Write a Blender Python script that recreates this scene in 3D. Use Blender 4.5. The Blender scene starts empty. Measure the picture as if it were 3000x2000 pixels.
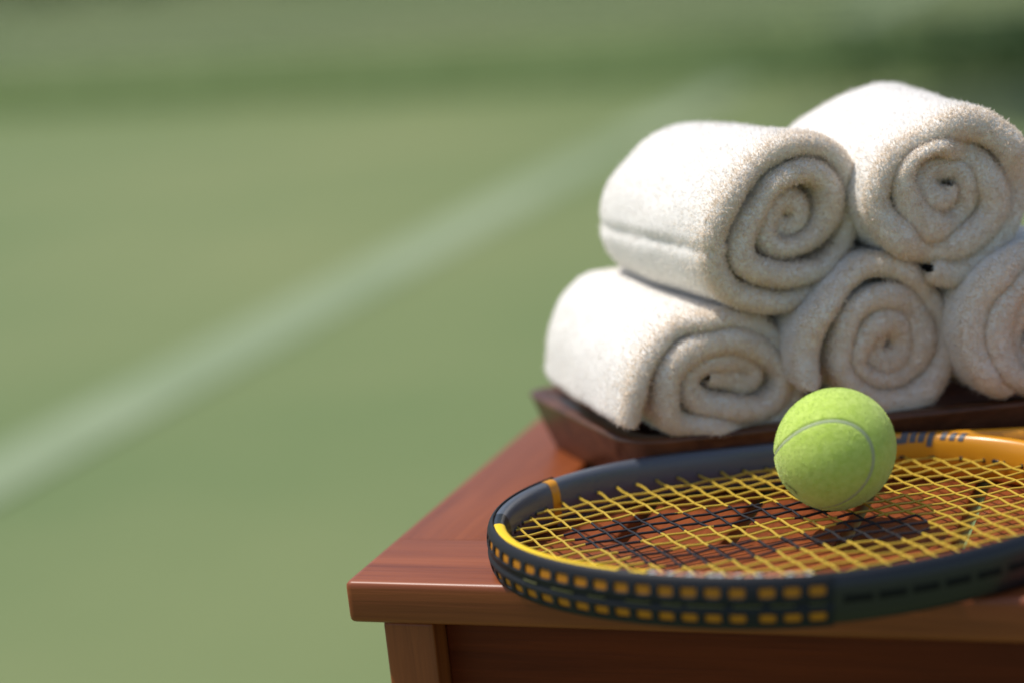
import bpy, math, random
import numpy as np
from mathutils import Vector, Matrix, noise

random.seed(7)
rng = np.random.default_rng(11)
C = bpy.context.scene.collection
H = 0.45                      # table top above the court
CAM_H = 0.3433 + H

# ------------------------------------------------------------------ camera
cam_d = bpy.data.cameras.new('camera')
cam = bpy.data.objects.new('camera', cam_d)
C.objects.link(cam)
X = Vector((0.942843, 0.320909, -0.089801))
Y = Vector((-0.062690, 0.435480, 0.898013))
Z = Vector((0.327287, -0.841056, 0.430707))
cam.matrix_world = Matrix(((X.x, Y.x, Z.x, 0), (X.y, Y.y, Z.y, 0), (X.z, Y.z, Z.z, CAM_H), (0, 0, 0, 1)))
cam_d.sensor_width = 36
cam_d.lens = 68.88
cam_d.shift_y = 0.4677
cam_d.clip_start = 0.02
cam_d.clip_end = 1000
cam_d.dof.use_dof = True
cam_d.dof.focus_distance = 1.095
cam_d.dof.aperture_fstop = 1.9
cam_d.dof.aperture_blades = 9
bpy.context.scene.camera = cam

# ------------------------------------------------------------------ light
SUN_EL = math.radians(64)
SUN_AZ = math.atan2(-0.99, 0.01)          # from +Y towards +X
sx, sy, sz = math.cos(SUN_EL) * math.sin(SUN_AZ), math.cos(SUN_EL) * math.cos(SUN_AZ), math.sin(SUN_EL)
w = bpy.data.worlds.new('World')
bpy.context.scene.world = w
w.use_nodes = True
nt = w.node_tree
bg = nt.nodes['Background']
sky = nt.nodes.new('ShaderNodeTexSky')
sky.sky_type = 'NISHITA'
sky.sun_disc = False
sky.sun_elevation = SUN_EL
sky.sun_rotation = SUN_AZ
sky.air_density = 1.0
sky.dust_density = 1.5
nt.links.new(sky.outputs['Color'], bg.inputs['Color'])
bg.inputs['Strength'].default_value = 0.14
sun_d = bpy.data.lights.new('sun', 'SUN')
sun_d.energy = 3.9
sun_d.angle = math.radians(0.53)
sun_d.color = (1.0, 0.96, 0.90)
sun = bpy.data.objects.new('sun', sun_d)
C.objects.link(sun)
sun.rotation_euler = Vector((sx, sy, sz)).to_track_quat('Z', 'Y').to_euler()
sun.location = (sx * 20, sy * 20, sz * 20)

vs = bpy.context.scene.view_settings
vs.view_transform = 'Standard'
vs.look = 'None'
vs.exposure = 0.0
vs.gamma = 1.0
vs.use_curve_mapping = False

# ------------------------------------------------------------------ helpers
def mat(name, col, rough=0.5, spec=0.5, sheen=0.0, coat=0.0, metal=0.0, trans=0.0):
    m = bpy.data.materials.new(name)
    m.use_nodes = True
    n = m.node_tree.nodes
    b = n['Principled BSDF']
    b.inputs['Base Color'].default_value = (*col, 1)
    b.inputs['Roughness'].default_value = rough
    b.inputs['Specular IOR Level'].default_value = spec
    b.inputs['Sheen Weight'].default_value = sheen
    b.inputs['Coat Weight'].default_value = coat
    b.inputs['Coat Roughness'].default_value = 0.22
    b.inputs['Metallic'].default_value = metal
    if trans:
        t = n.new('ShaderNodeBsdfTranslucent')
        t.inputs['Color'].default_value = (*col, 1)
        mx = n.new('ShaderNodeMixShader')
        mx.inputs[0].default_value = trans
        m.node_tree.links.new(b.outputs[0], mx.inputs[1])
        m.node_tree.links.new(t.outputs[0], mx.inputs[2])
        m.node_tree.links.new(mx.outputs[0], n['Material Output'].inputs['Surface'])
    return m

def vary(m, c1, c2, scale, stretch=(1, 1, 1), detail=4, bump=0.0, bscale=None, coord='Object', lo=0.35, hi=0.65, rough=None):
    """noise between two colours, optional fine bump"""
    n = m.node_tree.nodes
    l = m.node_tree.links
    b = n['Principled BSDF']
    tc = n.new('ShaderNodeTexCoord')
    mp = n.new('ShaderNodeMapping')
    mp.inputs['Scale'].default_value = stretch
    l.new(tc.outputs[coord], mp.inputs['Vector'])
    nz = n.new('ShaderNodeTexNoise')
    nz.inputs['Scale'].default_value = scale
    nz.inputs['Detail'].default_value = detail
    l.new(mp.outputs[0], nz.inputs['Vector'])
    r = n.new('ShaderNodeValToRGB')
    r.color_ramp.elements[0].position = lo
    r.color_ramp.elements[1].position = hi
    r.color_ramp.elements[0].color = (*c1, 1)
    r.color_ramp.elements[1].color = (*c2, 1)
    l.new(nz.outputs['Fac'], r.inputs['Fac'])
    l.new(r.outputs['Color'], b.inputs['Base Color'])
    if rough:
        rr = n.new('ShaderNodeMapRange')
        rr.inputs['To Min'].default_value = rough[0]
        rr.inputs['To Max'].default_value = rough[1]
        l.new(nz.outputs['Fac'], rr.inputs['Value'])
        l.new(rr.outputs[0], b.inputs['Roughness'])
    if bump:
        n2 = n.new('ShaderNodeTexNoise')
        n2.inputs['Scale'].default_value = bscale or scale * 4
        n2.inputs['Detail'].default_value = 3
        l.new(mp.outputs[0], n2.inputs['Vector'])
        bp = n.new('ShaderNodeBump')
        bp.inputs['Strength'].default_value = bump
        bp.inputs['Distance'].default_value = 0.001
        l.new(n2.outputs['Fac'], bp.inputs['Height'])
        l.new(bp.outputs[0], b.inputs['Normal'])
    return m

def wood(name, dark, light, axis, rough=0.45, coat=0.10, spec=0.35):
    """varnished wood whose grain runs along the object's local axis 0=x, 1=y, 2=z"""
    m = mat(name, light, rough, spec, coat=coat)
    n = m.node_tree.nodes
    l = m.node_tree.links
    b = n['Principled BSDF']
    tc = n.new('ShaderNodeTexCoord')
    oi = n.new('ShaderNodeObjectInfo')
    mul = n.new('ShaderNodeVectorMath')
    mul.operation = 'SCALE'
    mul.inputs[3].default_value = 7.0
    l.new(oi.outputs['Random'], mul.inputs[0])
    add = n.new('ShaderNodeVectorMath')
    l.new(tc.outputs['Object'], add.inputs[0])
    l.new(mul.outputs[0], add.inputs[1])
    mp = n.new('ShaderNodeMapping')
    s = [55.0, 55.0, 55.0]
    s[axis] = 2.6
    mp.inputs['Scale'].default_value = s
    l.new(add.outputs[0], mp.inputs['Vector'])
    nz = n.new('ShaderNodeTexNoise')
    nz.inputs['Scale'].default_value = 1.0
    nz.inputs['Detail'].default_value = 6
    nz.inputs['Roughness'].default_value = 0.6
    nz.inputs['Distortion'].default_value = 0.6
    l.new(mp.outputs[0], nz.inputs['Vector'])
    mp2 = n.new('ShaderNodeMapping')
    s2 = [420.0, 420.0, 420.0]
    s2[axis] = 14.0
    mp2.inputs['Scale'].default_value = s2
    l.new(add.outputs[0], mp2.inputs['Vector'])
    nz2 = n.new('ShaderNodeTexNoise')
    nz2.inputs['Scale'].default_value = 1.0
    nz2.inputs['Detail'].default_value = 2
    l.new(mp2.outputs[0], nz2.inputs['Vector'])
    mixf = n.new('ShaderNodeMath')
    mixf.operation = 'MULTIPLY_ADD'
    mixf.inputs[1].default_value = 0.35
    l.new(nz2.outputs['Fac'], mixf.inputs[0])
    sub = n.new('ShaderNodeMath')
    sub.operation = 'SUBTRACT'
    sub.inputs[1].default_value = 0.175
    l.new(nz.outputs['Fac'], sub.inputs[0])
    l.new(sub.outputs[0], mixf.inputs[2])
    r = n.new('ShaderNodeValToRGB')
    r.color_ramp.elements[0].position = 0.32
    r.color_ramp.elements[1].position = 0.66
    r.color_ramp.elements[0].color = (*dark, 1)
    r.color_ramp.elements[1].color = (*light, 1)
    l.new(mixf.outputs[0], r.inputs['Fac'])
    l.new(r.outputs['Color'], b.inputs['Base Color'])
    bp = n.new('ShaderNodeBump')
    bp.inputs['Strength'].default_value = 0.25
    bp.inputs['Distance'].default_value = 0.0006
    l.new(nz2.outputs['Fac'], bp.inputs['Height'])
    l.new(bp.outputs[0], b.inputs['Normal'])
    return m

def link(name, me, parent=None, mats=(), loc=None):
    o = bpy.data.objects.new(name, me)
    C.objects.link(o)
    for m in mats:
        if m.name not in [x.name for x in me.materials if x]:
            me.materials.append(m)
    if loc is not None:
        o.location = loc
    if parent is not None:
        o.parent = parent
    return o

def np_mesh(name, V, F, smooth=True, mi=None):
    """V (n,3), F (m,4) or (m,3) arrays"""
    me = bpy.data.meshes.new(name)
    V = np.asarray(V, dtype=np.float32)
    F = np.asarray(F, dtype=np.int32)
    k = F.shape[1]
    me.vertices.add(len(V))
    me.vertices.foreach_set('co', V.ravel())
    me.loops.add(F.size)
    me.loops.foreach_set('vertex_index', F.ravel())
    me.polygons.add(len(F))
    me.polygons.foreach_set('loop_start', np.arange(0, F.size, k, dtype=np.int32))
    me.polygons.foreach_set('loop_total', np.full(len(F), k, dtype=np.int32))
    if smooth:
        me.polygons.foreach_set('use_smooth', np.ones(len(F), dtype=bool))
    if mi is not None:
        me.polygons.foreach_set('material_index', np.asarray(mi, dtype=np.int32))
    me.update(calc_edges=True)
    me.validate()
    return me

def empty(name, label, cat, loc, group=None):
    o = bpy.data.objects.new(name, None)
    C.objects.link(o)
    o.empty_display_size = 0.05
    o.location = loc
    o['label'] = label
    o['category'] = cat
    if group:
        o['group'] = group
    return o

import bmesh
def box_mesh(name, sx_, sy_, sz_, bev=0.002, seg=3, skip=None):
    bm = bmesh.new()
    bmesh.ops.create_cube(bm, size=1.0)
    bmesh.ops.scale(bm, vec=(sx_, sy_, sz_), verts=bm.verts)
    if bev:
        es = bm.edges[:]
        if skip:
            ax, sg = skip
            es = [e for e in es if not all(v.co[ax] * sg > 0 for v in e.verts)]
        bmesh.ops.bevel(bm, geom=es, offset=bev, segments=seg, profile=0.6, affect='EDGES')
    for f in bm.faces:
        f.smooth = True
    me = bpy.data.meshes.new(name)
    bm.to_mesh(me)
    bm.free()
    me.set_sharp_from_angle(angle=math.radians(50))
    return me

def box(name, x0, x1, y0, y1, z0, z1, m, parent, bev=0.002, skip=None):
    """box given in world coordinates; the parent's location is subtracted"""
    me = box_mesh(name, x1 - x0, y1 - y0, z1 - z0, bev, 3, skip)
    c = Vector(((x0 + x1) / 2, (y0 + y1) / 2, (z0 + z1) / 2))
    if parent is not None:
        c -= parent.location
    o = link(name, me, parent, [m], c)
    return o

def grid_faces(nu, nv, cu=False, cv=False):
    """quads of a (nu, nv) vertex grid, closed in u / v on request"""
    iu = np.arange(nu if cu else nu - 1)
    iv = np.arange(nv if cv else nv - 1)
    a, b = np.meshgrid(iu, iv, indexing='ij')
    a2, b2 = (a + 1) % nu, (b + 1) % nv
    return np.stack([a * nv + b, a2 * nv + b, a2 * nv + b2, a * nv + b2], -1).reshape(-1, 4)

def tube(pts, r, sides=6, closed=False):
    """numpy tube round a polyline"""
    P = np.asarray(pts, float)
    if closed:
        T = np.roll(P, -1, 0) - np.roll(P, 1, 0)
    else:
        T = np.gradient(P, axis=0)
    T /= np.linalg.norm(T, axis=1)[:, None]
    up = np.array([0, 0, 1.0])
    A = np.cross(T, up)
    ln = np.linalg.norm(A, axis=1)
    A[ln < 1e-6] = (1, 0, 0)
    A /= np.linalg.norm(A, axis=1)[:, None]
    B = np.cross(A, T)
    ang = np.arange(sides) / sides * 2 * np.pi
    rr = np.broadcast_to(np.asarray(r, float), (len(P),))
    V = P[:, None, :] + rr[:, None, None] * (np.cos(ang)[None, :, None] * A[:, None, :] + np.sin(ang)[None, :, None] * B[:, None, :])
    return V.reshape(-1, 3), grid_faces(len(P), sides, closed, True)

# ------------------------------------------------------------------ the court
m_court = mat('court_paint', (0.19, 0.245, 0.10), 0.85, 0.2)
vary(m_court, (0.122, 0.176, 0.066), (0.200, 0.228, 0.096), 0.55, detail=7, bump=0.3, bscale=900, coord='Object', lo=0.3, hi=0.7)
m_line = mat('line_paint', (0.55, 0.60, 0.48), 0.8, 0.2)
vary(m_line, (0.19, 0.245, 0.13), (0.275, 0.325, 0.20), 1.3, detail=6, bump=0.2, bscale=800)
me = np_mesh('court', [(-250, -250, 0), (250, -250, 0), (250, 250, 0), (-250, 250, 0)], [(0, 1, 2, 3)], False)
o = link('court', me, None, [m_court]); o['kind'] = 'structure'
def strip(name, x0, x1, y0, y1, z):
    me = np_mesh(name, [(x0, y0, z), (x1, y0, z), (x1, y1, z), (x0, y1, z)], [(0, 1, 2, 3)], False)
    o = link(name, me, None, [m_line]); o['kind'] = 'structure'
strip('court_line', -1.96, -1.775, -6, 20.5, 0.004)

# ------------------------------------------------------------------ net (far, strongly out of focus)
m_net = mat('net_twine', (0.012, 0.02, 0.012), 0.8, 0.2)
m_tape = mat('net_tape', (0.75, 0.76, 0.72), 0.7, 0.3)
m_post = mat('post_paint', (0.03, 0.07, 0.035), 0.4, 0.5)
NETY = 8.2
m_skirt = mat('net_skirt', (0.16, 0.24, 0.085), 0.9, 0.1)
vary(m_skirt, (0.33, 0.40, 0.16), (0.42, 0.49, 0.21), 6)
net = empty('tennis_net', 'dark mesh tennis net with a green skirt, stretched across the court behind the table', 'net', (-2.9, NETY, 0))
net.rotation_euler = (0, 0, math.radians(-8.5))
nx0, nx1, nz0, nz1, cell, tw = -6.2, 6.2, 0.02, 0.93, 0.036, 0.0060
Vn, Fn = [], []
def addbar(a, b, r):
    V, F = tube([a, b], r, 4)
    Fn.extend((F + len(Vn)).tolist()); Vn.extend(V.tolist())
z = nz0
while z <= nz1:
    addbar((nx0, 0, z), (nx1, 0, z), tw / 2); z += cell
x = nx0
while x <= nx1:
    addbar((x, 0.003, nz0), (x, 0.003, nz1), tw / 2); x += cell
o = link('net_mesh', np_mesh('net_mesh', Vn, Fn), net, [m_net]); o['kind'] = 'stuff'
link('top_tape', box_mesh('top_tape', 12.4, 0.012, 0.06, 0.004), net, [m_tape], (0, 0, 0.955))
link('bottom_skirt', box_mesh('bottom_skirt', 12.4, 0.012, 0.19, 0.003), net, [m_skirt], (0, -0.012, 0.098))
for s in (-1, 1):
    V, F = tube([(s * 6.3, 0, z_) for z_ in np.linspace(0, 1.07, 5)], 0.045, 16)
    link('post', np_mesh('post', V, F), net, [m_post])

# ------------------------------------------------------------------ planting beyond the court
m_leaf = mat('leaf', (0.06, 0.12, 0.02), 0.5, 0.3, trans=0.5)
m_leaf2 = mat('hedge_leaf', (0.075, 0.14, 0.025), 0.5, 0.4, trans=0.3)
m_bark = mat('bark', (0.12, 0.085, 0.055), 0.9, 0.2)
vary(m_bark, (0.07, 0.05, 0.035), (0.17, 0.12, 0.08), 12, (1, 1, 0.2), bump=1.0)
def leaves(centres, size):
    n = len(centres)
    a = rng.normal(size=(n, 3)); a /= np.linalg.norm(a, axis=1)[:, None]
    b = rng.normal(size=(n, 3)); b -= (a * b).sum(1)[:, None] * a
    b /= np.linalg.norm(b, axis=1)[:, None]
    s = size * rng.uniform(0.6, 1.3, (n, 1))
    V = np.stack([centres - a * s, centres + b * s * 0.45, centres + a * s, centres - b * s * 0.45], 1).reshape(-1, 3)
    return V, np.arange(4 * n).reshape(n, 4)
hedge = empty('hedge', 'clipped dark green hedge along the far end of the court', 'hedge', (-18, 22.3, 0))
cen = rng.uniform((-14, -0.55, 0.0), (14, 0.55, 2.2), (26000, 3))
cen[:, 2] += 0.12 * np.sin(cen[:, 0] * 2.1) + 0.05 * np.sin(cen[:, 0] * 7)
V, F = leaves(cen, 0.07)
o = link('hedge_foliage', np_mesh('hedge_foliage', V, F, False), hedge, [m_leaf2]); o['kind'] = 'stuff'
for k in range(15):
    x = -13.5 + k * 1.93
    pts = [(x, 0, 0), (x + 0.04, 0.05, 0.7), (x - 0.05, 0.0, 1.6)]
    V, F = tube(pts, [0.05, 0.04, 0.02], 8)
    link('stem', np_mesh('stem', V, F), hedge, [m_bark])

edging = empty('box_edging', 'low dark green clipped edging hedge at the foot of the net, on the right', 'hedge', (0.1, 7.62, 0))
u_ = rng.random((3000, 3))
cen = np.stack([-2.1 + 4.2 * u_[:, 0] ** 0.52, (u_[:, 1] - 0.5) * 0.30, 0.01 + 0.20 * u_[:, 2]], 1)
V, F = leaves(cen, 0.030)
o = link('edging_foliage', np_mesh('edging_foliage', V, F, False), edging, [m_leaf2]); o['kind'] = 'stuff'
for k in range(9):
    x = -1.1 + k * 0.38
    V, F = tube([(x, 0, 0), (x + 0.02, 0.01, 0.08), (x - 0.01, 0, 0.17)], [0.012, 0.009, 0.004], 7)
    link('stem', np_mesh('stem', V, F), edging, [m_bark])

tree = empty('shade_tree', 'leafy tree beside the court shading its right side', 'tree', (0.9, 9.2, 0))
V, F = tube([(0, 0, -0.02), (0.02, 0, 0.5), (-0.05, 0.03, 1.4), (0.05, -0.02, 2.4), (-0.1, 0, 3.4)], [0.2, 0.16, 0.14, 0.11, 0.07], 14)
trunk = link('trunk', np_mesh('trunk', V, F), tree, [m_bark])
for k in range(7):
    a = k * 0.9
    p0 = np.array((0, 0, 1.9 + 0.2 * k)); d = np.array((math.cos(a) * 1.5 - 1.2, math.sin(a) * 1.5 - 0.4, 1.3))
    V, F = tube([p0, p0 + d * 0.5 + (0, 0, 0.1), p0 + d], [0.06, 0.04, 0.015], 8)
    link('limb', np_mesh('limb', V, F), tree, [m_bark])
cl = rng.normal(size=(120, 3)); cl /= np.linalg.norm(cl, axis=1)[:, None]
cl = cl * rng.uniform(0.3, 1, (120, 1)) ** 0.5 * (2.7, 2.7, 1.3) + (-1.75, -0.5, 4.2)
cen = (cl[:, None, :] + rng.normal(size=(120, 220, 3)) * (0.36, 0.36, 0.26)).reshape(-1, 3)
V, F = leaves(cen, 0.085)
o = link('crown', np_mesh('crown', V, F, False), tree, [m_leaf]); o['kind'] = 'stuff'

# ------------------------------------------------------------------ the table
WD, WL = (0.170, 0.037, 0.008), (0.275, 0.070, 0.017)
m_wx = wood('table_wood_x', WD, WL, 0)
m_wy = wood('table_wood_y', WD, WL, 1)
m_wz = wood('table_wood_z', WD, WL, 2)
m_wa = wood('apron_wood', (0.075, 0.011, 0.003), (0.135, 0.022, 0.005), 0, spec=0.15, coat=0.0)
table = empty('wooden_table', 'low reddish brown wooden table with a slatted top', 'table', (0.0, 1.2, 0))
TX0, TX1, TY0, TY1, TT = -0.4555, 0.62, 0.9493, 1.50, 0.0245
ZT = H
FR = 0.076                                    # rail widths
box('front_rail', TX0, TX1, TY0, TY0 + FR, ZT - TT, ZT, m_wx, table, 0.0040, (1, 1))
box('back_rail', TX0, TX1, TY1 - FR, TY1, ZT - TT, ZT, m_wx, table, 0.0022)
box('left_rail', TX0, -0.3855, TY0 + FR + 0.0003, TY1 - FR - 0.0006, ZT - TT, ZT, m_wy, table, 0.0040, (1, -1))
box('right_rail', TX1 - 0.07, TX1, TY0 + FR + 0.0006, TY1 - FR - 0.0006, ZT - TT, ZT, m_wy, table, 0.0022)
gx = -0.3815
slat_me = None
while gx + 0.0632 < TX1 - 0.07 + 0.01:
    a, b = gx + 0.004, gx + 0.0632 - 0.004
    b = min(b, TX1 - 0.074)
    box('slat', a, b, TY0 + FR + 0.0006, TY1 - FR - 0.0006, ZT - TT + 0.003, ZT - 0.0008, m_wy, table, 0.002)
    gx += 0.0632
ZA = ZT - TT
for (a, b) in ((-0.4386, -0.4085), (TX1 - 0.057, TX1 - 0.0233)):
    for (c, d) in ((TY0 + 0.008, TY0 + 0.0437), (TY1 - 0.0437, TY1 - 0.010)):
        box('leg', a, b, c, d, 0.0, ZA - 0.0015, m_wz, table, 0.0025)
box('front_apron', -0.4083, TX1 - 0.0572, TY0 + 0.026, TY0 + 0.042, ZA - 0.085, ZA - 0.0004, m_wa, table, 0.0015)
box('back_apron', -0.3983, TX1 - 0.0572, TY1 - 0.042, TY1 - 0.024, ZA - 0.085, ZA - 0.0004, m_wx, table, 0.0015)
box('side_apron', -0.4320, -0.4140, TY0 + 0.0440, TY1 - 0.0440, ZA - 0.085, ZA - 0.0004, m_wy, table, 0.0015)
box('side_apron', TX1 - 0.048, TX1 - 0.030, TY0 + 0.0440, TY1 - 0.0440, ZA - 0.085, ZA - 0.0004, m_wy, table, 0.0015)

# ------------------------------------------------------------------ the tray
m_tray = wood('tray_wood', (0.058, 0.021, 0.010), (0.150, 0.058, 0.027), 0, rough=0.4, coat=0.15)
tray = empty('serving_tray', 'dark brown flared wooden tray carrying the rolled towels', 'tray', (-0.2, 1.25, H))
NEAR, LB, TL_ = (-0.331, 1.102), (-0.4450, 1.2370), 0.375
TR_H = 0.0362
def tray_ring(off, z, rad, k=9):
    """rounded outline of the tray at height z, moved outward by off"""
    d = np.array((math.cos(math.radians(22.4)), math.sin(math.radians(22.4))))
    P = np.array([NEAR, np.array(NEAR) + d * TL_, np.array(LB) + d * TL_, LB])
    Q = []
    for i in range(4):
        e1 = P[i] - P[i - 1]; e2 = P[(i + 1) % 4] - P[i]
        n1 = np.array((e1[1], -e1[0])) / np.linalg.norm(e1)
        n2 = np.array((e2[1], -e2[0])) / np.linalg.norm(e2)
        Q.append(P[i] + (n1 + n2) / (1 + n1 @ n2) * off)
    Q = np.array(Q)
    out = []
    for i in range(4):
        a = (Q[i - 1] - Q[i]) / np.linalg.norm(Q[i - 1] - Q[i]); b = (Q[(i + 1) % 4] - Q[i]) / np.linalg.norm(Q[(i + 1) % 4] - Q[i])
        for t_ in np.linspace(0, 1, k):
            p = Q[i] + a * rad * (1 - t_) ** 2 + b * rad * t_ ** 2
            out.append((p[0] - tray.location.x, p[1] - tray.location.y, z))
    return out
levels = [(-0.0120, 0.0, 0.020), (-0.0108, 0.0015, 0.020), (-0.0050, 0.018, 0.024), (-0.0008, TR_H - 0.0035, 0.026), (-0.0001, TR_H - 0.0015, 0.024), (-0.0016, TR_H - 0.0003, 0.023), (-0.0065, TR_H, 0.015), (-0.0146, TR_H - 0.0004, 0.013), (-0.0162, TR_H - 0.0018, 0.012), (-0.0205, 0.018, 0.010), (-0.0245, 0.0092, 0.008)]
rings = [tray_ring(*q) for q in ((o_, z_, r_) for o_, z_, r_ in levels)]
nr_ = len(rings[0])
me = np_mesh('tray_body', np.array(rings).reshape(-1, 3), grid_faces(len(rings), nr_, False, True))
me.flip_normals()
link('tray_body', me, tray, [m_tray])
fl = np.array(tray_ring(-0.0235, 0.009, 0.008)); fb = fl.copy(); fb[:, 2] = 0.001
bm = bmesh.new()
vt = [bm.verts.new(p) for p in fl]; vb = [bm.verts.new(p) for p in fb]
bm.faces.new(vt); bm.faces.new(vb[::-1])
for k in range(len(vt)):
    bm.faces.new((vb[k], vb[(k + 1) % len(vt)], vt[(k + 1) % len(vt)], vt[k]))
bmesh.ops.recalc_face_normals(bm, faces=bm.faces)
me = bpy.data.meshes.new('tray_floor'); bm.to_mesh(me); bm.free()
link('tray_floor', me, tray, [m_tray])

# ------------------------------------------------------------------ rolled towels
m_terry = mat('terry_cloth', (0.94, 0.88, 0.80), 0.9, 0.1, sheen=0.25)
vary(m_terry, (0.80, 0.755, 0.69), (0.86, 0.815, 0.75), 120, detail=4, bump=0.6, bscale=620)
m_pile = mat('terry_pile', (0.90, 0.86, 0.81), 0.8, 0.15, sheen=0.2, trans=0.5)
m_edge_bounce = mat('terry_edge_pile_bounce', (0.98, 0.88, 0.755), 0.6, 0.3, sheen=0.3, trans=0.55)  # warmer than the outer pile: bounce light on the shaded ends put into the colour

def catmull(P, n=8):
    P = np.asarray(P, float)
    Q = np.vstack([2 * P[0] - P[1], P, 2 * P[-1] - P[-2]])
    out = []
    for i in range(1, len(Q) - 2):
        p0, p1, p2, p3 = Q[i - 1:i + 3]
        for t in np.arange(n) / n:
            out.append(0.5 * (2 * p1 + (p2 - p0) * t + (2 * p0 - 5 * p1 + 4 * p2 - p3) * t * t + (3 * p1 - p0 - 3 * p2 + p3) * t ** 3))
    out.append(P[-1])
    return np.array(out)

def resample(P, step):
    d = np.r_[0, np.cumsum(np.linalg.norm(np.diff(P, axis=0), axis=1))]
    n = max(int(d[-1] / step), 4)
    s = np.linspace(0, d[-1], n)
    return np.stack([np.interp(s, d, P[:, k]) for k in range(P.shape[1])], 1), s

def smooth_noise(n, k, amp):
    x = np.interp(np.arange(n), np.linspace(0, n - 1, max(int(n / k), 3)), rng.normal(size=max(int(n / k), 3)))
    ker = np.hanning(max(int(k), 3)); ker /= ker.sum()
    return amp * np.convolve(np.pad(x, len(ker), 'edge'), ker, 'same')[len(ker):-len(ker)]

def strands(P, N, length, width, lean, seed, stray=0.0):
    """bent two-quad ribbons standing on points P with normals N"""
    r = np.random.default_rng(seed)
    n = len(P)
    d = N + r.normal(size=(n, 3)) * lean
    d /= np.linalg.norm(d, axis=1)[:, None]
    e = np.cross(d, r.normal(size=(n, 3)))
    e /= np.linalg.norm(e, axis=1)[:, None]
    b = np.cross(d, e)
    ln = length * r.uniform(0.6, 1.25, (n, 1)) * (1 + (r.random((n, 1)) < stray) * r.uniform(0.3, 1.0, (n, 1)))
    wd = width * r.uniform(0.7, 1.2, (n, 1))
    base = P - N * (length * 0.25)
    mid = base + d * ln * 0.6 + b * ln * 0.12
    tip = base + d * ln * 0.92 + b * ln * 0.45
    V = np.stack([base - e * wd / 2, base + e * wd / 2, mid - e * wd * 0.55, mid + e * wd * 0.55, tip - e * wd * 0.3, tip + e * wd * 0.3], 1).reshape(-1, 3)
    k = np.arange(n)[:, None] * 6
    F = np.stack([k + (0, 1, 3, 2), k + (2, 3, 5, 4)], 1).reshape(-1, 4)
    return V, F

def tint_strands(me, n, lo, seed):
    v = np.repeat(np.random.default_rng(seed).uniform(lo, 1.0, n), 6).astype(np.float32)
    at = me.attributes.new('tint', 'FLOAT', 'POINT')
    at.data.foreach_set('value', v)
def use_tint(m):
    n = m.node_tree.nodes; l = m.node_tree.links
    at = n.new('ShaderNodeAttribute'); at.attribute_name = 'tint'
    for nd in list(n):
        if nd.type in ('BSDF_PRINCIPLED', 'BSDF_TRANSLUCENT'):
            k = 'Base Color' if nd.type == 'BSDF_PRINCIPLED' else 'Color'
            mu = n.new('ShaderNodeVectorMath'); mu.operation = 'SCALE'
            mu.inputs[0].default_value = nd.inputs[k].default_value[:3]
            l.new(at.outputs['Fac'], mu.inputs[3])
            l.new(mu.outputs[0], nd.inputs[k])
use_tint(m_pile); use_tint(m_edge_bounce)

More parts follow.
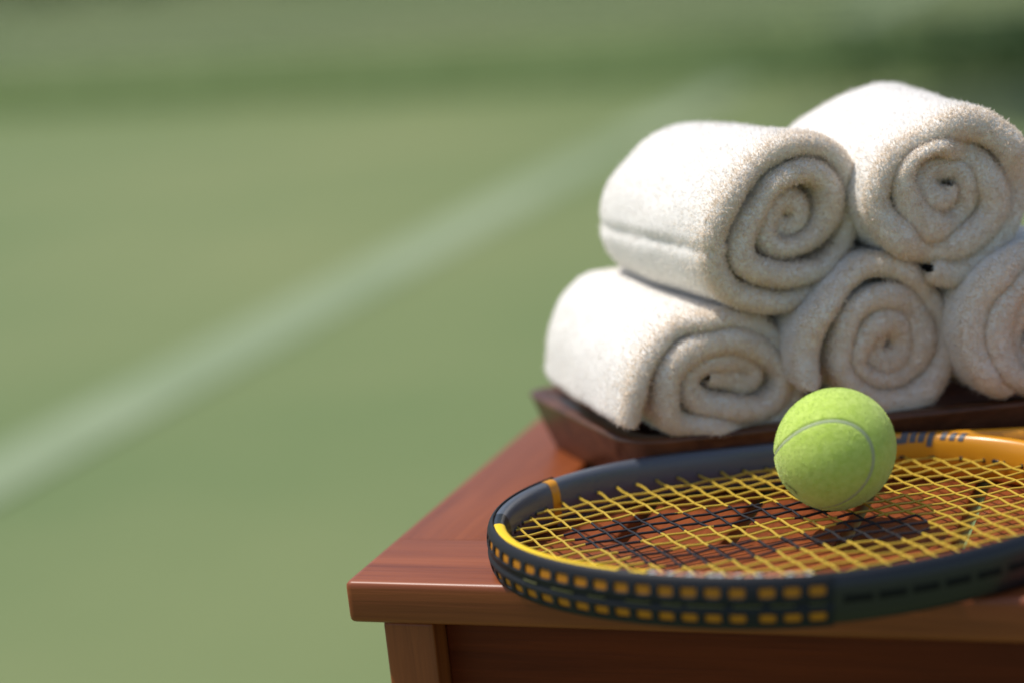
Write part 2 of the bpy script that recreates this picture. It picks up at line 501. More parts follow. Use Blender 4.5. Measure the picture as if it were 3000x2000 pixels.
def towel(c, axis_deg, L, path, su, sv, dv, label, crease=None, seed=0, tmax=8.0, proud=2.0):
    """c: middle of the near end (x, y, height above table). path: the rolled sheet's middle line
    in that end's own plane, mm, from the outer hem to the core. su, sv: how the far end swells."""
    a = math.radians(axis_deg)
    A = np.array((math.cos(a), math.sin(a), 0.0))
    U = np.array((math.sin(a), -math.cos(a), 0.0))
    P, s = resample(catmull(path), 2.0)
    ker = np.hanning(7); ker /= ker.sum()
    P = np.stack([np.convolve(np.pad(P[:, k], 3, 'edge'), ker, 'valid') for k in range(2)], 1)
    n = len(P)
    T = np.gradient(P, axis=0); T /= np.linalg.norm(T, axis=1)[:, None]
    Nn = np.stack([-T[:, 1], T[:, 0]], 1)
    cen = P.mean(0)
    m0 = n // 3
    if ((P[:m0] - cen) * Nn[:m0]).sum() < 0:
        Nn = -Nn
    # half thickness from the room the neighbours leave
    D = np.linalg.norm(P[:, None] - P[None], axis=2)
    D[np.abs(s[:, None] - s[None]) < 24] = 99
    t = np.clip(D.min(1) * 0.72, 2.8, tmax)
    t = np.convolve(np.pad(t, 4, 'edge'), np.ones(9) / 9, 'valid')
    t = t * (1 + smooth_noise(n, 11, 0.13))
    deep = np.linspace(0.6, 1.9, n)[:, None]
    P = P + np.stack([smooth_noise(n, 13, 1.0), smooth_noise(n, 13, 1.0)], 1) * deep
    for e, w_ in ((s, 6.0), (s[-1] - s, 3.0)):
        t = t * np.sqrt(np.clip(1 - np.clip(1 - (e + 0.4) / w_, 0, 1) ** 2, 0.02, 1))
    if crease:
        P = P - Nn * (crease[1] * np.exp(-((s - crease[0]) / 2.6) ** 2))[:, None]
    front = smooth_noise(n, 10, 3.0) + 1.2 * np.linspace(-1, 1, n)       # coils stand proud or sit back
    turn0 = np.r_[0, np.cumsum(np.abs(np.diff(np.unwrap(np.arctan2(P[:, 1] - cen[1], P[:, 0] - cen[0])))))] / (2 * np.pi)
    st = np.clip((turn0 - 0.85) / 0.3, 0, 1); st = st * st * (3 - 2 * st)
    bk = np.clip((turn0 - 1.75) / 0.4, 0, 1); bk = bk * bk * (3 - 2 * bk)
    front = front - proud * st + (proud + 1.5) * bk                       # second turn stands proud, the core sits back
    # ring: outer side front->back, back cap, inner side back->front, front cap
    na = 26
    aa = np.linspace(0, 1, na)
    capn = 9
    th = np.linspace(0, np.pi, capn + 2)[1:-1]
    cth = np.sign(np.cos(th)) * np.abs(np.cos(th)) ** 0.95
    ring_n = np.r_[np.ones(na), np.cos(th), -np.ones(na), -cth]
    ring_a = np.r_[aa, np.ones(capn), aa[::-1], np.zeros(capn)]
    ring_c = np.r_[np.zeros(na), np.sin(th), np.zeros(na), -np.sin(th)]
    cap = 7.0
    Lm = L * 1000
    av = ring_a[None] * (Lm - 2 * cap) + cap + ring_c[None] * cap * 1.05 + front[:, None] * (1 - ring_a[None])
    f = np.clip(av / Lm, 0, 1); f = f * f * (3 - 2 * f)
    un = P[:, 0, None] + Nn[:, 0, None] * t[:, None] * ring_n[None]
    vn = P[:, 1, None] + Nn[:, 1, None] * t[:, None] * ring_n[None]
    lump = np.zeros_like(un)
    for i in range(n):
        for j in range(0, len(ring_n)):
            lump[i, j] = noise.noise(Vector((P[i, 0] * 0.045 + seed * 7.3, P[i, 1] * 0.045, av[i, j] * 0.03)))
            if j >= 2 * na + capn - 3 or j < 3:
                lump[i, j] += 0.2 * noise.noise(Vector((P[i, 0] * 0.17 + seed * 3.1, P[i, 1] * 0.17, ring_n[j] * 0.9)))
    un = un + Nn[:, 0, None] * lump * 1.7
    vn = vn + Nn[:, 1, None] * lump * 1.7
    g = np.clip((av / Lm - 0.72) / 0.28, 0, 1)
    g = np.sqrt(1 - 0.42 * g ** 2.4)                                     # the far end draws in
    un = un * (1 + (su - 1) * f) * g
    vn = vn * (1 + (sv - 1) * f) * g + dv * f
    W = (un[..., None] * U + vn[..., None] * np.array((0, 0, 1.0)) + av[..., None] * A) / 1000.0
    zmin = W[..., 2].min()
    base = Vector((c[0], c[1], H + c[2] + zmin))
    W[..., 2] -= zmin
    nr = len(ring_n)
    V = W.reshape(-1, 3)
    F = grid_faces(n, nr, False, True)
    caps = []
    root = empty('rolled_towel', label, 'towel', base, 'rolled terry towels stacked on the tray')
    me = np_mesh('rolled_sheet', V, F)
    o = link('rolled_sheet', me, root, [m_terry])
    # terry pile on what can be seen: the whole near edge and the outer turn
    Fv = V[F]
    cr = np.cross(Fv[:, 2] - Fv[:, 0], Fv[:, 3] - Fv[:, 1])
    area = np.linalg.norm(cr, axis=1) / 2
    fn = cr / (2 * area[:, None] + 1e-12)
    mid = Fv.mean(1)
    i_of = F[:, 0] // nr; j_of = F[:, 0] % nr
    # orientation check: outer side should point along Nn
    side = (j_of < na - 1) & (i_of < n // 3)
    nn3 = Nn[i_of, 0][:, None] * U + Nn[i_of, 1][:, None] * np.array((0, 0, 1.0))
    if (fn[side] * nn3[side]).sum() < 0:
        fn = -fn
        me.flip_normals()
    turns = np.r_[0, np.cumsum(np.abs(np.diff(np.unwrap(np.arctan2(P[:, 1] - cen[1], P[:, 0] - cen[0])))))]
    outer = (turns[i_of] < 2 * np.pi * 1.08) & ((j_of < na + capn))
    flap = (turns[i_of] < 0.9)
    edge = (j_of >= 2 * na + capn - 4)
    near = np.exp(-np.clip((mid @ A) * 1000 - 4, 0, None) / 13.0)          # more raised loops towards the hem
    wgt = area * (np.where(edge, 1.6, 0) + np.where(outer & ~edge, 0.30 + 0.9 * near, 0) + np.where(flap & ~edge & ~outer, 0.3, 0))
    r = np.random.default_rng(seed + 50)
    ns = 84000
    pick = r.choice(len(F), ns, p=wgt / wgt.sum())
    b1, b2 = r.random((ns, 1)), r.random((ns, 1))
    q = Fv[pick]
    pos = (q[:, 0] * (1 - b1) + q[:, 1] * b1) * (1 - b2) + (q[:, 3] * (1 - b1) + q[:, 2] * b1) * b2
    isedge = edge[pick] | (r.random(ns) < 0.75 * near[pick])
    for nm, sel, ln_, wd_, lean_, mm in (('terry_pile', ~isedge, 0.0014, 0.00036, 0.45, m_pile), ('edge_pile', isedge, 0.0018, 0.00040, 0.33, m_edge_bounce)):
        Vs, Fs = strands(pos[sel], fn[pick][sel], ln_, wd_, lean_, seed, 0.12)
        pm = np_mesh(nm, Vs, Fs); tint_strands(pm, len(Vs) // 6, 0.86 if mm is m_edge_bounce else 0.92, seed + 9)
        o = link(nm, pm, root, [mm]); o['kind'] = 'stuff'
    return root

PATH_BL = [[-55.1, -23.3], [-53.2, -13.3], [-48.8, 1.2], [-40.4, 14.4], [-30.1, 23.5], [-15.3, 29.8], [2.1, 30.9], [19.5, 27.8], [33.9, 19.2], [45.4, 8.2], [52.8, -5.5], [53.0, -19.4], [49.0, -29.9], [38.5, -35.5], [22.8, -36.0], [5.0, -33.3], [-12.7, -29.2], [-25.4, -24.9], [-32.0, -16.7], [-31.6, -5.9], [-27.2, 4.3], [-16.3, 12.3], [-1.5, 17.0], [16.1, 15.9], [30.6, 9.4], [41.0, 0.2], [43.7, -9.6], [41.5, -19.8], [32.2, -26.0], [17.3, -24.7], [-0.4, -20.7], [-12.5, -14.9], [-16.2, -7.2], [-12.3, -0.2], [-0.4, 3.3], [12.6, 3.5], [23.1, 0.8], [27.6, -6.0], [21.5, -10.5], [6.2, -5.9], [-3.1, -4.4]]
PATH_BM = [[-45.3, -25.4], [-46.4, -10.1], [-41.6, 6.7], [-32.3, 20.3], [-19.5, 32.0], [-3.8, 38.2], [13.3, 35.2], [28.7, 23.5], [41.3, 8.7], [45.9, -7.8], [42.2, -24.5], [32.5, -37.1], [18.3, -43.0], [1.2, -40.2], [-13.4, -32.5], [-23.5, -20.3], [-23.9, -7.1], [-20.8, 6.8], [-14.2, 16.8], [-2.6, 20.9], [11.2, 18.9], [22.9, 11.4], [28.8, -1.9], [27.3, -14.9], [19.9, -25.7], [6.5, -30.3], [-5.3, -26.5], [-12.5, -18.7], [-13.1, -9.4], [-7.1, 0.2], [1.6, 5.4], [11.1, 2.7], [15.5, -7.2], [11.8, -15.0], [3.5, -18.5], [-3.0, -14.0], [0.5, -7.0], [5.5, -8.5]]
PATH_TL = [[21.5, -48.1], [4.7, -50.2], [-12.0, -50.0], [-28.4, -45.4], [-42.0, -37.5], [-51.3, -26.6], [-53.9, -15.3], [-51.8, -4.0], [-46.4, 7.4], [-37.9, 17.7], [-25.5, 26.8], [-12.4, 33.6], [3.9, 37.2], [19.3, 34.7], [31.4, 25.4], [38.6, 13.7], [40.5, -0.3], [39.0, -13.3], [32.1, -25.0], [20.2, -32.2], [5.1, -35.7], [-11.5, -34.8], [-24.5, -29.7], [-31.9, -21.3], [-32.7, -10.9], [-28.2, 0.0], [-23.0, 8.0], [-17.0, 16.5], [-7.9, 21.7], [3.5, 23.1], [14.8, 20.3], [23.7, 12.7], [26.0, 2.3], [22.4, -8.2], [13.9, -15.8], [2.2, -19.4], [-9.3, -17.8], [-16.4, -10.3], [-16.0, -0.9], [-10.9, 7.1], [-1.8, 9.5], [6.2, 4.1], [6.8, -3.9], [0.5, -8.0], [-5.5, -5.5], [-5.5, 0.5]]
PATH_TR = [[-9.7, -39.3], [7.6, -46.0], [24.8, -38.4], [39.5, -23.9], [45.7, -6.3], [42.8, 11.6], [35.1, 27.0], [22.9, 35.3], [6.8, 35.2], [-9.9, 33.1], [-24.9, 26.8], [-36.1, 16.7], [-40.9, 4.9], [-37.0, -8.0], [-25.9, -20.0], [-11.3, -28.4], [3.4, -31.1], [17.2, -25.2], [27.8, -14.5], [30.8, -0.8], [27.3, 12.1], [17.4, 20.9], [4.5, 24.6], [-9.9, 25.7], [-20.2, 19.5], [-25.0, 9.8], [-21.8, -1.7], [-13.8, -12.5], [-3.3, -18.1], [8.9, -15.5], [16.2, -7.4], [15.2, 4.6], [8.7, 13.1], [-1.8, 14.4], [-10.6, 12.1], [-11.4, 3.9], [-4.9, -2.5], [3.9, -0.9], [4.7, 6.0]]
PATH_BR = [[-20, -38], [-36, -28], [-44, -12], [-45, 6], [-38, 22], [-24, 34], [-6, 40], [14, 38], [31, 29], [42, 14], [45, -4], [40, -22], [28, -35], [10, -40], [-8, -36], [-23, -26], [-31, -12], [-32, 4], [-26, 17], [-14, 26], [2, 28], [17, 24], [28, 13], [31, -2], [26, -15], [14, -25], [-1, -26], [-13, -19], [-19, -7], [-17, 6], [-8, 14], [4, 15], [14, 8], [16, -3], [9, -12], [-2, -12], [-7, -4]]

towel((-0.2837, 1.1300, 0.0703), 131, 0.163, PATH_BL, 0.84, 1.14, 4, 'wide flattened white rolled towel at the left end of the tray', seed=1, tmax=7.0, proud=6.5)
towel((-0.1919, 1.1700, 0.0834), 127, 0.150, PATH_BM, 1.0, 1.0, 0, 'cream rolled towel in the middle of the bottom row, behind the tennis ball', seed=2)
towel((-0.0985, 1.2000, 0.0800), 123, 0.150, PATH_BR, 1.0, 1.0, 0, 'rolled towel at the right end of the bottom row, cut by the picture edge', seed=3)
towel((-0.2393, 1.1610, 0.1554), 135, 0.152, PATH_TL, 0.97, 1.0, 0, 'white rolled towel lying on the left pair, with a loose flap folded under it', crease=(95, 2.6), seed=4, tmax=6.6, proud=4.5)
towel((-0.1557, 1.1868, 0.1577), 124, 0.158, PATH_TR, 1.18, 1.13, 1, 'white rolled towel topping the stack at its right, bulging at the back', seed=5)

# ------------------------------------------------------------------ the racket
m_hoop_lit = mat('racket_paint_lit', (0.085, 0.095, 0.118), 0.40, 0.5, coat=0.3)  # back half of the frame: sunlight put into the paint colour
m_hoop_shade = mat('racket_paint_shaded', (0.010, 0.0105, 0.013), 0.38, 0.4, coat=0.2)  # same frame paint on the front half, darkened to stand for shade
m_orange = mat('racket_orange_paint', (0.66, 0.27, 0.008), 0.35, 0.5, coat=0.3)
m_yel = mat('racket_yellow_decal', (0.92, 0.60, 0.004), 0.4, 0.4)
m_guard = mat('bumper_black', (0.013, 0.014, 0.018), 0.55, 0.22)
m_win = mat('guard_window_orange', (0.47, 0.18, 0.013), 0.55, 0.2)
m_slot = mat('guard_recess', (0.004, 0.004, 0.004), 0.7, 0.2)
m_sy = mat('string_yellow', (0.64, 0.43, 0.045), 0.4, 0.5, trans=0.15)
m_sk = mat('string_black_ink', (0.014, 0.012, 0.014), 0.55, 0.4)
m_loop = mat('string_loop_olive', (0.09, 0.085, 0.02), 0.45, 0.4)
m_grom = mat('grommet_black', (0.01, 0.01, 0.01), 0.5, 0.4)
m_let = mat('letter_grey', (0.085, 0.092, 0.11), 0.45, 0.4)
m_white = mat('letter_white', (0.60, 0.585, 0.555), 0.35, 0.5)
m_white_refl = mat('letter_white_reflection', (0.75, 0.36, 0.22), 0.35, 0.5)  # white lettering with a pinkish reflection put into its colour
m_grip = mat('grip_black', (0.012, 0.012, 0.013), 0.8, 0.3)

RC = np.array((-0.2153, 1.0270))
RZ = H + 0.0135                              # string plane
AX = math.radians(38.0)                      # direction of the handle
RCO = [0.14168, 0.00141, -0.00078, 0.01639, 0.01403, -0.0039, 0.00198, 0.00055, 0.0007, 0.00051, 0.0]
def hoop_r(t):
    t = np.asarray(t, float)
    r = np.full_like(t, RCO[0])
    for k in range(1, 6):
        r = r + RCO[2 * k - 1] * np.cos(k * t) + RCO[2 * k] * np.sin(k * t)
    return r
def hoop_c(t):
    r = hoop_r(t)
    return np.stack([r * np.cos(t), r * np.sin(t)], -1)
def hoop_n(t):
    d = hoop_c(np.asarray(t) + 1e-4) - hoop_c(np.asarray(t) - 1e-4)
    nrm = np.stack([d[..., 1], -d[..., 0]], -1)
    return nrm / np.linalg.norm(nrm, axis=-1)[..., None]
HW, HH = 0.0058, 0.0132
def prof(phi, off=0.0):
    """beam profile: phi 0 = outside, 90 = top, 180 = inside"""
    c, s = np.cos(phi), np.sin(phi)
    x = (HW + off) * np.sign(c) * np.abs(c) ** 0.72
    z = (HH + off) * np.sign(s) * np.abs(s) ** 0.80
    return x, z
def hoop_pt(t, phi, off=0.0):
    x, z = prof(phi, off)
    c = hoop_c(t) + hoop_n(t) * np.asarray(x)[..., None]
    return np.concatenate([c, np.asarray(z)[..., None] * np.ones_like(c[..., :1])], -1)

racket = empty('tennis_racket', 'dark tennis racket with yellow strings and orange throat lying under the ball', 'racket', (RC[0], RC[1], RZ))
D2R = math.pi / 180
def patch(name, t0, t1, p0, p1, off, m, nt_=24, np_=8, parent=None, slant=0.0):
    """thin raised piece that follows the beam between two angles round the head and two round the beam"""
    t = np.linspace(t0, t1, nt_) * D2R
    p = np.linspace(p0, p1, np_) * D2R
    tt, pp = np.meshgrid(t, p, indexing='ij')
    tt = tt + slant * D2R * (pp - p[0]) / max(p[-1] - p[0], 1e-6)
    top = hoop_pt(tt, pp, off)
    bot = hoop_pt(tt, pp, off - 0.0004)
    V = np.vstack([top.reshape(-1, 3), bot.reshape(-1, 3)])
    F = grid_faces(nt_, np_)
    n0 = nt_ * np_
    F2 = F[:, ::-1] + n0
    b = [i * np_ for i in range(nt_)] + [(nt_ - 1) * np_ + j for j in range(1, np_)] + [i * np_ + np_ - 1 for i in range(nt_ - 2, -1, -1)] + [j for j in range(np_ - 2, 0, -1)]
    S = [(b[k], b[k] + n0, b[(k + 1) % len(b)] + n0, b[(k + 1) % len(b)]) for k in range(len(b))]
    me = np_mesh(name, V, np.vstack([F, F2, S]))
    me.set_sharp_from_angle(angle=math.radians(50))
    return link(name, me, parent or racket, [m])

# hoop, dark part in a lit and a shaded tone, and orange throat part
def hoop_part(name, t0, t1, m, nt_):
    t = np.linspace(t0, t1, nt_) * D2R
    p = np.linspace(0, 2 * np.pi, 40, endpoint=False)
    tt, pp = np.meshgrid(t, p, indexing='ij')
    V = hoop_pt(tt, pp).reshape(-1, 3)
    F = grid_faces(nt_, 40, False, True).tolist()
    me = np_mesh(name, V, F)
    return link(name, me, racket, [m])
hoop = hoop_part('hoop', 76.0, 192.0, m_hoop_lit, 110)
hoop_b = hoop_part('hoop', 192.0, 360.0, m_hoop_shade, 160)
hoop['label'] = 'back half of the hoop, sunlight put into its grey colour'
hoop_b['label'] = 'front half of the hoop, shade put into its black colour'
throat = hoop_part('throat_bridge', 0.0, 76.0, m_orange, 90)

# arms, shaft, handle
axd = np.array((math.cos(AX), math.sin(AX))); axn = np.array((-axd[1], axd[0]))
for s, t0 in ((1, 79.0), (-1, -4.0)):
    t0r = t0 * D2R
    p0 = hoop_c(np.array(t0r)); d0 = hoop_c(np.array(t0r - s * 1e-3)) - p0; d0 /= np.linalg.norm(d0)
    p3 = axd * 0.300 + axn * 0.012 * s
    p1 = p0 + d0 * 0.09; p2 = p3 - axd * 0.07
    tt = np.linspace(0, 1, 40)[:, None]
    Pc = (1 - tt) ** 3 * p0 + 3 * (1 - tt) ** 2 * tt * p1 + 3 * (1 - tt) * tt ** 2 * p2 + tt ** 3 * p3
    T = np.gradient(Pc, axis=0); T /= np.linalg.norm(T, axis=1)[:, None]
    N2 = np.stack([-T[:, 1], T[:, 0]], 1)
    p = np.linspace(0, 2 * np.pi, 32, endpoint=False)
    x, z_ = prof(p)
    V = np.concatenate([Pc[:, None, :] + N2[:, None, :] * (x * 1.05)[None, :, None], np.broadcast_to(z_[None, :, None] * 0.985, (40, 32, 1))], -1).reshape(-1, 3)
    link('throat_arm', np_mesh('throat_arm', V, grid_faces(40, 32, False, True)), racket, [m_orange])
def handle_part(name, a0, a1, w0, w1, h, m):
    n_ = 24
    d = np.linspace(a0, a1, n_)
    p = (np.arange(16) + 0.5) / 16 * 2 * np.pi
    wd = np.linspace(w0, w1, n_)
    c2 = axd[None] * d[:, None]
    V = np.concatenate([c2[:, None, :] + axn[None, None] * (np.cos(p)[None, :, None] * wd[:, None, None]), np.broadcast_to((np.sin(p) * h)[None, :, None], (n_, 16, 1))], -1).reshape(-1, 3)
    F = grid_faces(n_, 16, False, True).tolist()
    bm = bmesh.new()
    vv = [bm.verts.new(q) for q in V]
    for f in F:
        bm.faces.new([vv[i] for i in f])
    bm.faces.new([vv[i] for i in range(15, -1, -1)])
    bm.faces.new([vv[(n_ - 1) * 16 + i] for i in range(16)])
    bmesh.ops.recalc_face_normals(bm, faces=bm.faces)
    me = bpy.data.meshes.new(name); bm.to_mesh(me); bm.free()
    return link(name, me, racket, [m])
handle_part('shaft', 0.285, 0.345, 0.020, 0.015, 0.0118, m_orange)
handle_part('grip', 0.345, 0.520, 0.0165, 0.0165, 0.0122, m_grip)
handle_part('butt_cap', 0.520, 0.530, 0.0185, 0.0175, 0.0123, m_guard)

# bumper guard round the tip with a groove along its middle and two rows of openings
G0, G1 = 167.0, 289.2
arc_t = np.linspace(G0 + 2, G1 - 1.5, 4000) * D2R
ac = hoop_c(arc_t); al = np.r_[0, np.cumsum(np.linalg.norm(np.diff(ac, axis=0), axis=1))]
pitch = 0.01185
s0 = al[np.argmin(np.abs(arc_t - 243.6 * D2R))]
win_s = []
for k in range(-int(s0 / pitch), int((al[-1] - s0) / pitch) + 1):
    sk = s0 + k * pitch + (0.0024 if k >= 6 else 0)
    if sk <= al[-1]:
        win_s.append(sk)
GN, GP = 620, 61
t = np.linspace(G0, G1, GN) * D2R
ph = np.linspace(-76, 76, GP) * D2R
tt, pp = np.meshgrid(t, ph, indexing='ij')
zz = prof(pp)[1]
offs = np.where(np.abs(zz + 0.0005) < 0.0020, 0.0001, 0.0012)
offs = np.where(np.abs(pp) > 74 * D2R, 0.0001, offs)
V = hoop_pt(tt, pp, offs).reshape(-1, 3)
F = grid_faces(GN, GP)[:, ::-1]
fs = np.interp(tt.reshape(-1)[F].mean(1), arc_t, al)
fz = zz.reshape(-1)[F].mean(1)
cut = np.zeros(len(F), bool)
for sk in win_s:
    for z_ in (0.0058, -0.0068):
        du = np.abs(fs - sk) / 0.0041; dz = np.abs(fz - z_) / 0.0024
        cut |= (du ** 5 + dz ** 5) < 1
guard = link('bumper_guard', np_mesh('bumper_guard', V, F[~cut]), racket, [m_guard])
sol = guard.modifiers.new('thickness', 'SOLIDIFY')
sol.thickness = 0.0011
sol.offset = 1

# orange windows of the guard, two rows
def tile_mesh(name, lx, lz, dep):
    return box_mesh(name, lx, dep, lz, 0.0011, 3)
win_me = tile_mesh('guard_window', 0.0092, 0.0058, 0.0016)
win_me.materials.append(m_win)
slot_me = tile_mesh('side_slot', 0.0150, 0.0045, 0.0014)
slot_me.materials.append(m_slot)
def place_tile(name, me, tdeg, z_, off):
    t_ = np.array(tdeg * D2R)
    # beam angle whose profile height is z_
    ph_ = math.asin(max(-1, min(1, (abs(z_) / (HH + off)) ** (1 / 0.80)))) * (1 if z_ > 0 else -1)
    q = hoop_pt(t_, np.array(ph_), off)
    q1 = hoop_pt(t_, np.array(ph_ + 0.06), off); q0 = hoop_pt(t_, np.array(ph_ - 0.06), off)
    up = Vector(q1 - q0).normalized()
    nrm = Vector((*hoop_n(t_), 0))
    tan = nrm.cross(up).normalized()
    nrm = up.cross(tan).normalized()
    o = bpy.data.objects.new(name, me)
    C.objects.link(o)
    o.parent = racket
    mm = Matrix((tan, nrm, up)).transposed().to_4x4()
    mm.translation = Vector(q)
    o.matrix_local = mm
    return o
for sk in win_s:
    td = float(np.interp(sk, al, arc_t)) / D2R
    for z_ in (0.0058, -0.0068):
        place_tile('guard_window', win_me, td, z_, -0.0005)
for k in range(9):
    place_tile('side_slot', slot_me, 294.5 + k * 7.6, 0.0005, -0.0005)

# string loops lying in the groove
for k, (a, b) in enumerate(((219, 223), (227, 232.5), (236, 240), (244.5, 250), (252.5, 257), (258, 266), (268, 274), (276, 281), (284, 287.5))):
    tq = np.linspace(a, b, 12) * D2R
    P3 = hoop_pt(tq, np.full_like(tq, -1.5 * D2R), 0.0002)
    V, F = tube(P3, 0.0007, 6)
    link('string_loop', np_mesh('string_loop', V, F), racket, [m_loop])

# printed stripe, bands and lettering on the beam
patch('yellow_stripe', 199.0, 241.8, 77, 122, 0.00035, m_yel, 60, 8)
patch('orange_band', 168.2, 170.6, 60, 250, 0.0003, m_orange, 6, 24)
patch('printed_letter', 244.6, 245.0, 76, 102, 0.0003, m_yel, 4, 5)
patch('printed_letter', 245.3, 248.3, 74, 102, 0.0003, m_yel, 8, 5)
tcur = 248.9
seqm = [m_white, m_white_refl, m_white, m_white_refl, m_white, m_white_refl, m_white, m_white, m_white_refl, m_white, m_white_refl, m_white, m_white_refl, m_white_refl, m_white, m_white_refl, m_white]
for k in range(17):
    wdt = (1.5, 1.8, 1.3, 2.0, 1.6, 2.1, 1.7)[k % 7]
    patch('printed_letter', tcur, tcur + wdt, 79, 108, 0.0003, seqm[k], 5, 5)
    tcur += wdt + (0.35, 0.6, 0.4, 0.5)[k % 4]
def th_x(xd):
    return 74.6 - (xd - 2068) * 0.0774
def letter(x0, x1, phi_end, phi_start=40, slant=0.9):
    patch('frame_letter', th_x(x0), th_x(x1), phi_start, phi_end, 0.00035, m_let, 5, 16, slant=slant)
letter(2082, 2103, 146); letter(2058, 2084, 148, 128, 0.2)
letter(2110, 2128, 144); letter(2136, 2154, 142); letter(2126, 2138, 143, 133, 0.1)
letter(2163, 2179, 156)
letter(2202, 2217, 132); letter(2229, 2244, 133); letter(2256, 2271, 134)

# strings: each one a part, yellow with the black stencil printed on them
def rot2(P, deg):
    a = math.radians(deg); c, s = math.cos(a), math.sin(a)
    P = np.asarray(P, float)
    return np.stack([P[:, 0] * c - P[:, 1] * s, P[:, 0] * s + P[:, 1] * c], 1)
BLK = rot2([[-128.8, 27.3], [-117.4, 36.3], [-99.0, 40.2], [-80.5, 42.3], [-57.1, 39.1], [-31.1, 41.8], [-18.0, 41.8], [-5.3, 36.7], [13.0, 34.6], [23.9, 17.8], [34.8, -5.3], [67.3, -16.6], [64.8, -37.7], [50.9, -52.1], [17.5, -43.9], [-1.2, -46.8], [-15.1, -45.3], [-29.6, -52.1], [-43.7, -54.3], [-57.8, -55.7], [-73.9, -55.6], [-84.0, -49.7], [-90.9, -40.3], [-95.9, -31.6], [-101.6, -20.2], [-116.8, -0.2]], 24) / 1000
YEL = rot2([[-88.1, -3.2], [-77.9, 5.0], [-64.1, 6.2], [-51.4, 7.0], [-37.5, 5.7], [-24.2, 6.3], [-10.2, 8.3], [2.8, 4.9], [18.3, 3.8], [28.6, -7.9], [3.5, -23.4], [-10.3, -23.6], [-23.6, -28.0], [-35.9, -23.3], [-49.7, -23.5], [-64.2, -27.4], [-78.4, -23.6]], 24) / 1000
def inside(P, poly):
    x, y = P[:, 0], P[:, 1]
    r = np.zeros(len(P), bool)
    j = len(poly) - 1
    for i in range(len(poly)):
        xi, yi = poly[i]; xj, yj = poly[j]
        hit = ((yi > y) != (yj > y)) & (x < (xj - xi) * (y - yi) / (yj - yi + 1e-12) + xi)
        r ^= hit
        j = i
    return r
def reach(o2, d2):
    """how far from o2 along d2 the inner wall of the hoop is"""
    tt = np.linspace(0, 0.26, 2600)
    q = o2[None] + d2[None] * tt[:, None]
    ok = np.hypot(q[:, 0], q[:, 1]) < hoop_r(np.arctan2(q[:, 1], q[:, 0])) - HW + 0.0008
    bad = np.nonzero(~ok)[0]
    return tt[bad[0]] if ok[0] and len(bad) else None
MP, CP = 0.0118, 0.0128
mains = (np.arange(18) - 8.5) * MP
crosses = (np.arange(24) - 11.5) * CP
ends = []
def add_string(name, o2, d2, phase, pitch_o):
    a, b = reach(o2, d2), reach(o2, -d2)
    if a is None or b is None or a + b < 0.06:
        return
    n_ = int((a + b) / 0.0016)
    u = np.linspace(-b, a, n_)
    z_ = 0.00036 * np.cos(np.pi * (u / pitch_o - 0.5) + phase * np.pi)
    dev = 0.00018 * np.sin(np.pi * u / pitch_o * 0.5 + phase)
    nn = np.array((-d2[1], d2[0]))
    P2 = o2[None] + d2[None] * u[:, None] + nn[None] * dev[:, None]
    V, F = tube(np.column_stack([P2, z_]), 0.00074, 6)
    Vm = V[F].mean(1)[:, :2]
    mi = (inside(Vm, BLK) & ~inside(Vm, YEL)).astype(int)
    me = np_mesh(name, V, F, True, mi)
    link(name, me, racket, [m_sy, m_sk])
    ends.append((P2[0], -d2)); ends.append((P2[-1], d2))
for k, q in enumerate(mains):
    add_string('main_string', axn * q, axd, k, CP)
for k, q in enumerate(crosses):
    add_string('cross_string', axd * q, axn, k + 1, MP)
# grommets where strings enter the hoop
V, F = tube([(-0.0014, 0, 0), (0.0006, 0, 0), (0.0012, 0, 0), (0.0030, 0, 0)], [0.0014, 0.0018, 0.0026, 0.0028], 10)
gr_me = np_mesh('grommet', V, F); gr_me.materials.append(m_grom)
for p2, d2 in ends:
    o = bpy.data.objects.new('grommet', gr_me)
    C.objects.link(o); o.parent = racket
    o.location = (p2[0], p2[1], 0); o.rotation_euler = (0, 0, math.atan2(d2[1], d2[0]))

# ------------------------------------------------------------------ the ball
m_felt = mat('ball_felt', (0.36, 0.60, 0.035), 0.95, 0.1, sheen=0.25)
vary(m_felt, (0.47, 0.62, 0.10), (0.57, 0.71, 0.16), 260, detail=5)
m_fuzz = mat('ball_fuzz', (0.67, 0.79, 0.25), 0.9, 0.15, sheen=0.15, trans=0.08)
m_seam = mat('ball_seam_rubber', (0.40, 0.46, 0.26), 0.8, 0.2)
m_mark = mat('ball_print', (0.03, 0.035, 0.02), 0.8, 0.2)
BR_ = 0.0335
BCEN = np.array((-0.1972, 1.0475, RZ + 0.0013 + BR_ - 0.0004))
fwd = BCEN - np.array((0, 0, CAM_H)); fwd /= np.linalg.norm(fwd)
rt = np.array(X) - fwd * (np.array(X) @ fwd); rt /= np.linalg.norm(rt)
upv = np.cross(rt, fwd)
ball = empty('tennis_ball', 'bright yellow green tennis ball resting on the racket strings', 'ball', (BCEN[0], BCEN[1], BCEN[2] - BR_))
q = np.array((-0.4214, 0.0284, 0.8692, -0.2573)); q /= np.linalg.norm(q)
w_, x_, y_, z_ = q
Rq = np.array([[1 - 2 * (y_ * y_ + z_ * z_), 2 * (x_ * y_ - z_ * w_), 2 * (x_ * z_ + y_ * w_)], [2 * (x_ * y_ + z_ * w_), 1 - 2 * (x_ * x_ + z_ * z_), 2 * (y_ * z_ - x_ * w_)], [2 * (x_ * z_ - y_ * w_), 2 * (y_ * z_ + x_ * w_), 1 - 2 * (x_ * x_ + y_ * y_)]])
ts = np.linspace(0, 2 * np.pi, 700, endpoint=False)
a_, b_ = 0.72, 0.28
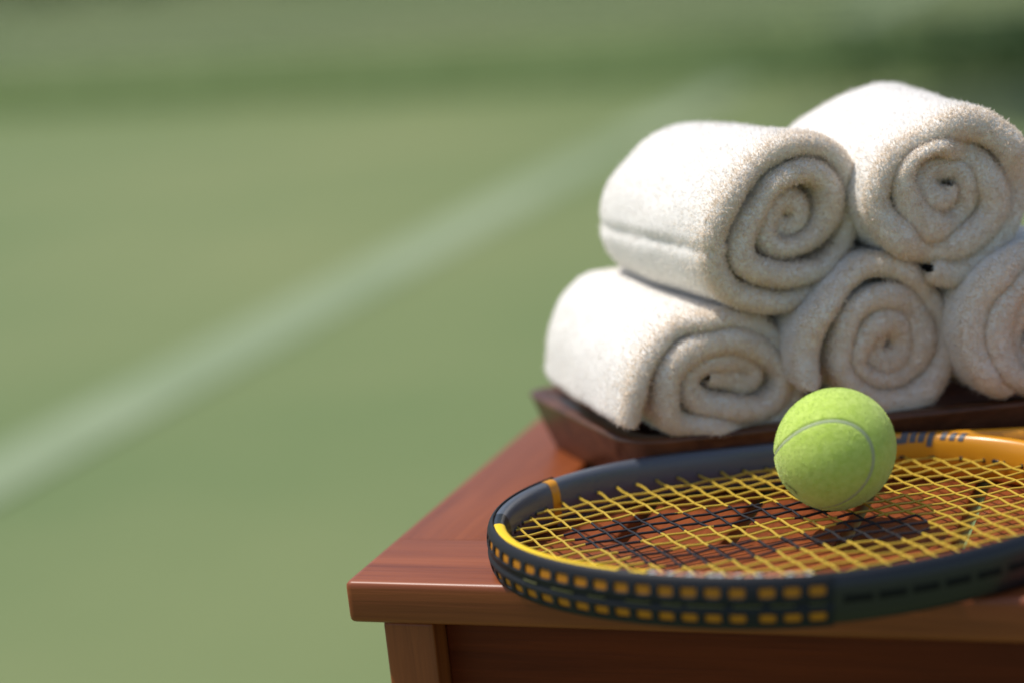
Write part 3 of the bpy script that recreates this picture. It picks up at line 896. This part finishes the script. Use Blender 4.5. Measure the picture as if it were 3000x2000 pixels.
S = np.stack([a_ * np.cos(ts) + b_ * np.cos(3 * ts), a_ * np.sin(ts) - b_ * np.sin(3 * ts), 2 * math.sqrt(a_ * b_) * np.sin(2 * ts)], 1)
S = S @ Rq.T
S = S[:, :1] * rt + S[:, 1:2] * upv - S[:, 2:3] * fwd
S /= np.linalg.norm(S, axis=1)[:, None]
nu, nv = 300, 150
th_ = np.linspace(0, 2 * np.pi, nu, endpoint=False); ph_ = np.linspace(0.004, np.pi - 0.004, nv)
tt, pp = np.meshgrid(th_, ph_, indexing='ij')
Dv = np.stack([np.sin(pp) * np.cos(tt), np.sin(pp) * np.sin(tt), np.cos(pp)], -1).reshape(-1, 3)
def seam_dist(D):
    out = np.empty(len(D))
    for i in range(0, len(D), 6000):
        out[i:i + 6000] = np.arccos(np.clip((D[i:i + 6000] @ S.T).max(1), -1, 1))
    return out
sd = seam_dist(Dv) * BR_
rad = BR_ - 0.0006 - 0.0011 * np.exp(-(sd / 0.0013) ** 4)
rad = rad + np.array([0.00018 * noise.noise(Vector(d * 26)) + 0.00012 * noise.noise(Vector(d * 70)) for d in Dv])
V = Dv * rad[:, None] + (0, 0, BR_)
link('felt_cover', np_mesh('felt_cover', V, grid_faces(nu, nv, True, False)), ball, [m_felt])
Ts = np.roll(S, -1, 0) - np.roll(S, 1, 0); Ts /= np.linalg.norm(Ts, axis=1)[:, None]
Bs = np.cross(S, Ts)
wq = np.linspace(-1, 1, 7)
V = (S[:, None, :] * (BR_ - 0.00085 - 0.0004 * wq[None, :, None] ** 2) + Bs[:, None, :] * (0.00115 * wq[None, :, None])).reshape(-1, 3) + (0, 0, BR_)
link('seam', np_mesh('seam', V, grid_faces(700, 7, True, False)), ball, [m_seam])
nf = 85000
Df = rng.normal(size=(nf, 3)); Df /= np.linalg.norm(Df, axis=1)[:, None]
Df = Df[seam_dist(Df) * BR_ > 0.00125]
V, F = strands(Df * (BR_ - 0.0007) + (0, 0, BR_), Df, 0.0008, 0.00015, 0.8, 77)
fm = np_mesh('felt_fuzz', V, F)
o = link('felt_fuzz', fm, ball, [m_fuzz]); o['kind'] = 'stuff'
# faint printed mark low on the left
for k, (dx, dy, ww, hh) in enumerate(((-0.70, -0.60, 0.035, 0.05), (-0.625, -0.655, 0.05, 0.035), (-0.60, -0.70, 0.03, 0.03), (-0.76, -0.545, 0.025, 0.04))):
    zc = math.sqrt(max(1 - dx * dx - dy * dy, 0.01))
    u_ = np.linspace(-ww, ww, 6); v_ = np.linspace(-hh, hh, 6)
    uu, vv_ = np.meshgrid(u_, v_, indexing='ij')
    d3 = (dx + uu + vv_ * 0.5)[..., None] * rt + (dy + vv_ * 0.6 - uu * 0.5)[..., None] * upv - (zc * np.ones_like(uu))[..., None] * fwd
    d3 /= np.linalg.norm(d3, axis=-1)[..., None]
    V = (d3 * (BR_ + 0.00005)).reshape(-1, 3) + (0, 0, BR_)
    link('printed_mark', np_mesh('printed_mark', V, grid_faces(6, 6)), ball, [m_mark])
